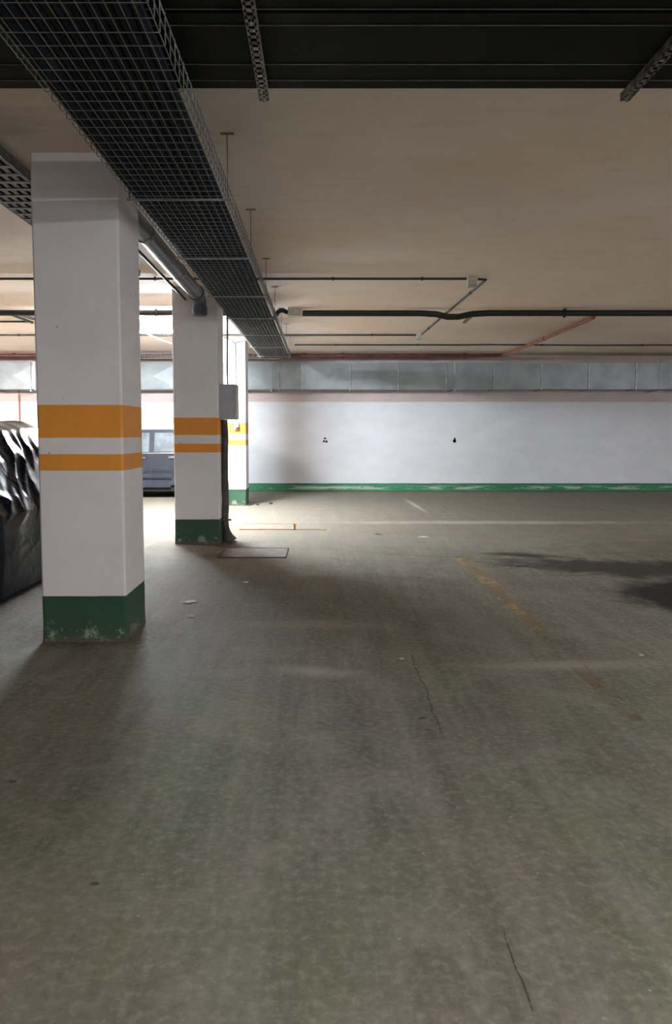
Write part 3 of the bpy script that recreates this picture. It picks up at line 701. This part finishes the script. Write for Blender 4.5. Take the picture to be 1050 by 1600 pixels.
# front and rear faces are closed by extra rings that drop down to the hem
for i in range(-26, NY+27):
    row = []
    if i < 0: y = prof[0][0]; f_ = 1+i/26.0; side = -1
    elif i > NY: y = prof[-1][0]; f_ = 1-(i-NY)/26.0; side = 1
    else: y = prof[0][0]+(prof[-1][0]-prof[0][0])*i/NY; f_ = 1; side = 0
    h, w_ = lerp_prof(y); 
    for j in range(NA+1):
        u = -1+2*j/NA; x, z = cross(u, h, w_)
        # round plan corners
        if side: z = z*f_ + .05*(1-f_); yy_ = y + side*.05*(1-f_) ; 
        else: yy_ = y
        edge = abs(x)/.98; yy_ += (.40*edge**5)*(1-(min(abs(y-prof[0][0]), .8)/.8)) - (.40*edge**5)*(1-(min(abs(y-prof[-1][0]), .8)/.8))
        p = Vector((x+CXC, yy_, z)); wv = wrinkle(p)
        nrm = Vector((x*.6, (-1 if y < 6.6 else 0)+ (1 if y > 9.9 else 0), max(0, z-.7)*1.5)); nrm = nrm.normalized() if nrm.length > .01 else Vector((0, 0, 1))
        p = p + nrm*(wv-.03)
        p.z = max(p.z, .02)
        row.append(bm.verts.new(p))
    rows.append(row)
for a, b in zip(rows, rows[1:]):
    for j in range(NA): bm.faces.new((a[j], a[j+1], b[j+1], b[j]))
obj('plastic_sheet', rel(bm, cov), 'tarp', cov, smooth=True)
for yy_ in (6.95, 9.45):
    for s in (-1, 1):
        wb = bmesh.new(); cyl(wb, (CXC+s*.74-.09, yy_, .31), .31, .18, 'x', 24); wo = obj('wheel', rel(wb, cov), 'trim', cov, smooth=True)

# ------------------------------------------------------------------ floor details
def plate(name, x0, x1, y0, y1, m, mf, label, tab=False, skew=0):
    t = empty(name, ((x0+x1)/2, (y0+y1)/2, 0)); tag(t, label, 'floor hatch')
    hx, hy = (x1-x0)/2, (y1-y0)/2
    obj('cover_plate', bbox(-hx+.012, hx-.012, -hy+.012, hy-.012, 0.0, .006), m, t)
    bm = bmesh.new(); e = .011
    box(bm, -hx, hx, -hy, -hy+e, 0, .012); box(bm, -hx, hx, hy-e, hy, 0, .009); box(bm, hx-e, hx, -hy, hy, 0, .012); box(bm, -hx, -hx+e, -hy, hy, 0, .009)
    obj('frame', bm, mf, t)
    if tab: obj('upright_tab', bbox(hx-.01, hx+.012, -hy, -hy+.02, .0, .10, .002), mf, t)
plate('floor_hatch', -1.225, -.405, 9.08, 9.84, 'hatch', 'hframe', 'brown steel hatch plate set in the floor right of the second pillar')
plate('floor_hatch', -1.235, -.395, 11.72, 12.46, 'hatchp', 'rust', 'pale floor hatch outlined by a rusty orange frame, beyond the brown one', tab=True)
bm = newtube([(-.39, 11.73, .006), (.1, 11.70, .006)], .005, 6); tag(obj('steel_strip', bm, 'rust'), 'thin rusty strip on the floor extending right from the orange framed hatch', 'metal strip')
def decal(name, pts, m, label, cat):
    bm = bmesh.new(); f = bm.faces.new([bm.verts.new((x, y, .003)) for x, y in pts]); r = bmesh.ops.extrude_face_region(bm, geom=[f])
    bmesh.ops.translate(bm, verts=[v for v in r['geom'] if isinstance(v, bmesh.types.BMVert)], vec=(0, 0, -.002))
    tag(obj(name, bm, m), label, cat)
decal('parking_line', [(1.60, 3.9), (1.70, 3.9), (1.745, 6.5), (1.80, 9.22), (1.62, 9.22), (1.60, 6.5)], 'yellow', 'faded yellow parking bay line running away along the floor', 'road marking')
def scrap(x, y, w_, d, rz, label, m='paper', h=.012, name='paper_scrap'):
    bm = bmesh.new(); n = 4
    g_ = [[bm.verts.new(((i/n-.5)*w_, (j/n-.5)*d, .004+h*abs(noise.noise((i*.7+x*9, j*.7, y*5))))) for j in range(n+1)] for i in range(n+1)]
    fs = [bm.faces.new((g_[i][j], g_[i+1][j], g_[i+1][j+1], g_[i][j+1])) for i in range(n) for j in range(n)]
    bmesh.ops.solidify(bm, geom=fs, thickness=.001)
    o = obj(name, bm, m); o.location = (x, y, 0); o.rotation_euler = (0, 0, rz); tag(o, label, 'litter')
scrap(-1.155, 6.69, .12, .10, .7, 'largest white scrap of paper on the floor just right of the nearest pillar')
scrap(-1.045, 6.15, .05, .05, .2, 'small white paper scrap nearer than the largest scrap beside the pillar')
scrap(-.74, 7.58, .05, .06, .1, 'tiny pale scrap on the dark floor, in the shade beyond the brown patch')
scrap(1.47, 10.86, .13, .13, .3, 'white scrap of paper on the open floor beyond the yellow line')
scrap(.86, 11.2, .10, .06, .1, 'small dark scrap on the pale floor left of the white one', 'debris', name='litter_scrap')
scrap(-1.04, 4.42, .018, .018, .1, 'tiny bright crumb on the floor nearest the viewer, right of the pillar shadow')
scrap(.54, 4.98, .03, .03, .4, 'tiny white crumb at the top of the floor crack')
scrap(2.22, 8.50, .20, .03, .1, 'thin dark strip lying on the floor right of the yellow line', 'debris', h=.02, name='litter_strip')
scrap(2.16, 5.06, .035, .02, .1, 'tiny pale chip on the floor right of the yellow line')
# loose rubble at the foot of the farthest pillar
for k, (x, y) in enumerate(((-1.45, 15.66), (-1.40, 15.78), (-1.29, 15.72), (-1.02, 15.98))):
    bm = bmesh.new(); bmesh.ops.create_icosphere(bm, subdivisions=2, radius=.035)
    for v in bm.verts: v.co *= 1+.5*noise.noise(v.co*30+Vector((k, 0, 0))); v.co.z *= .6
    o = obj('rubble_piece', bm, 'debris', smooth=False); o.location = (x, y, .015)
    tag(o, 'small dark piece of rubble at the foot of the farthest pillar', 'rubble', 'rubble by the farthest pillar')
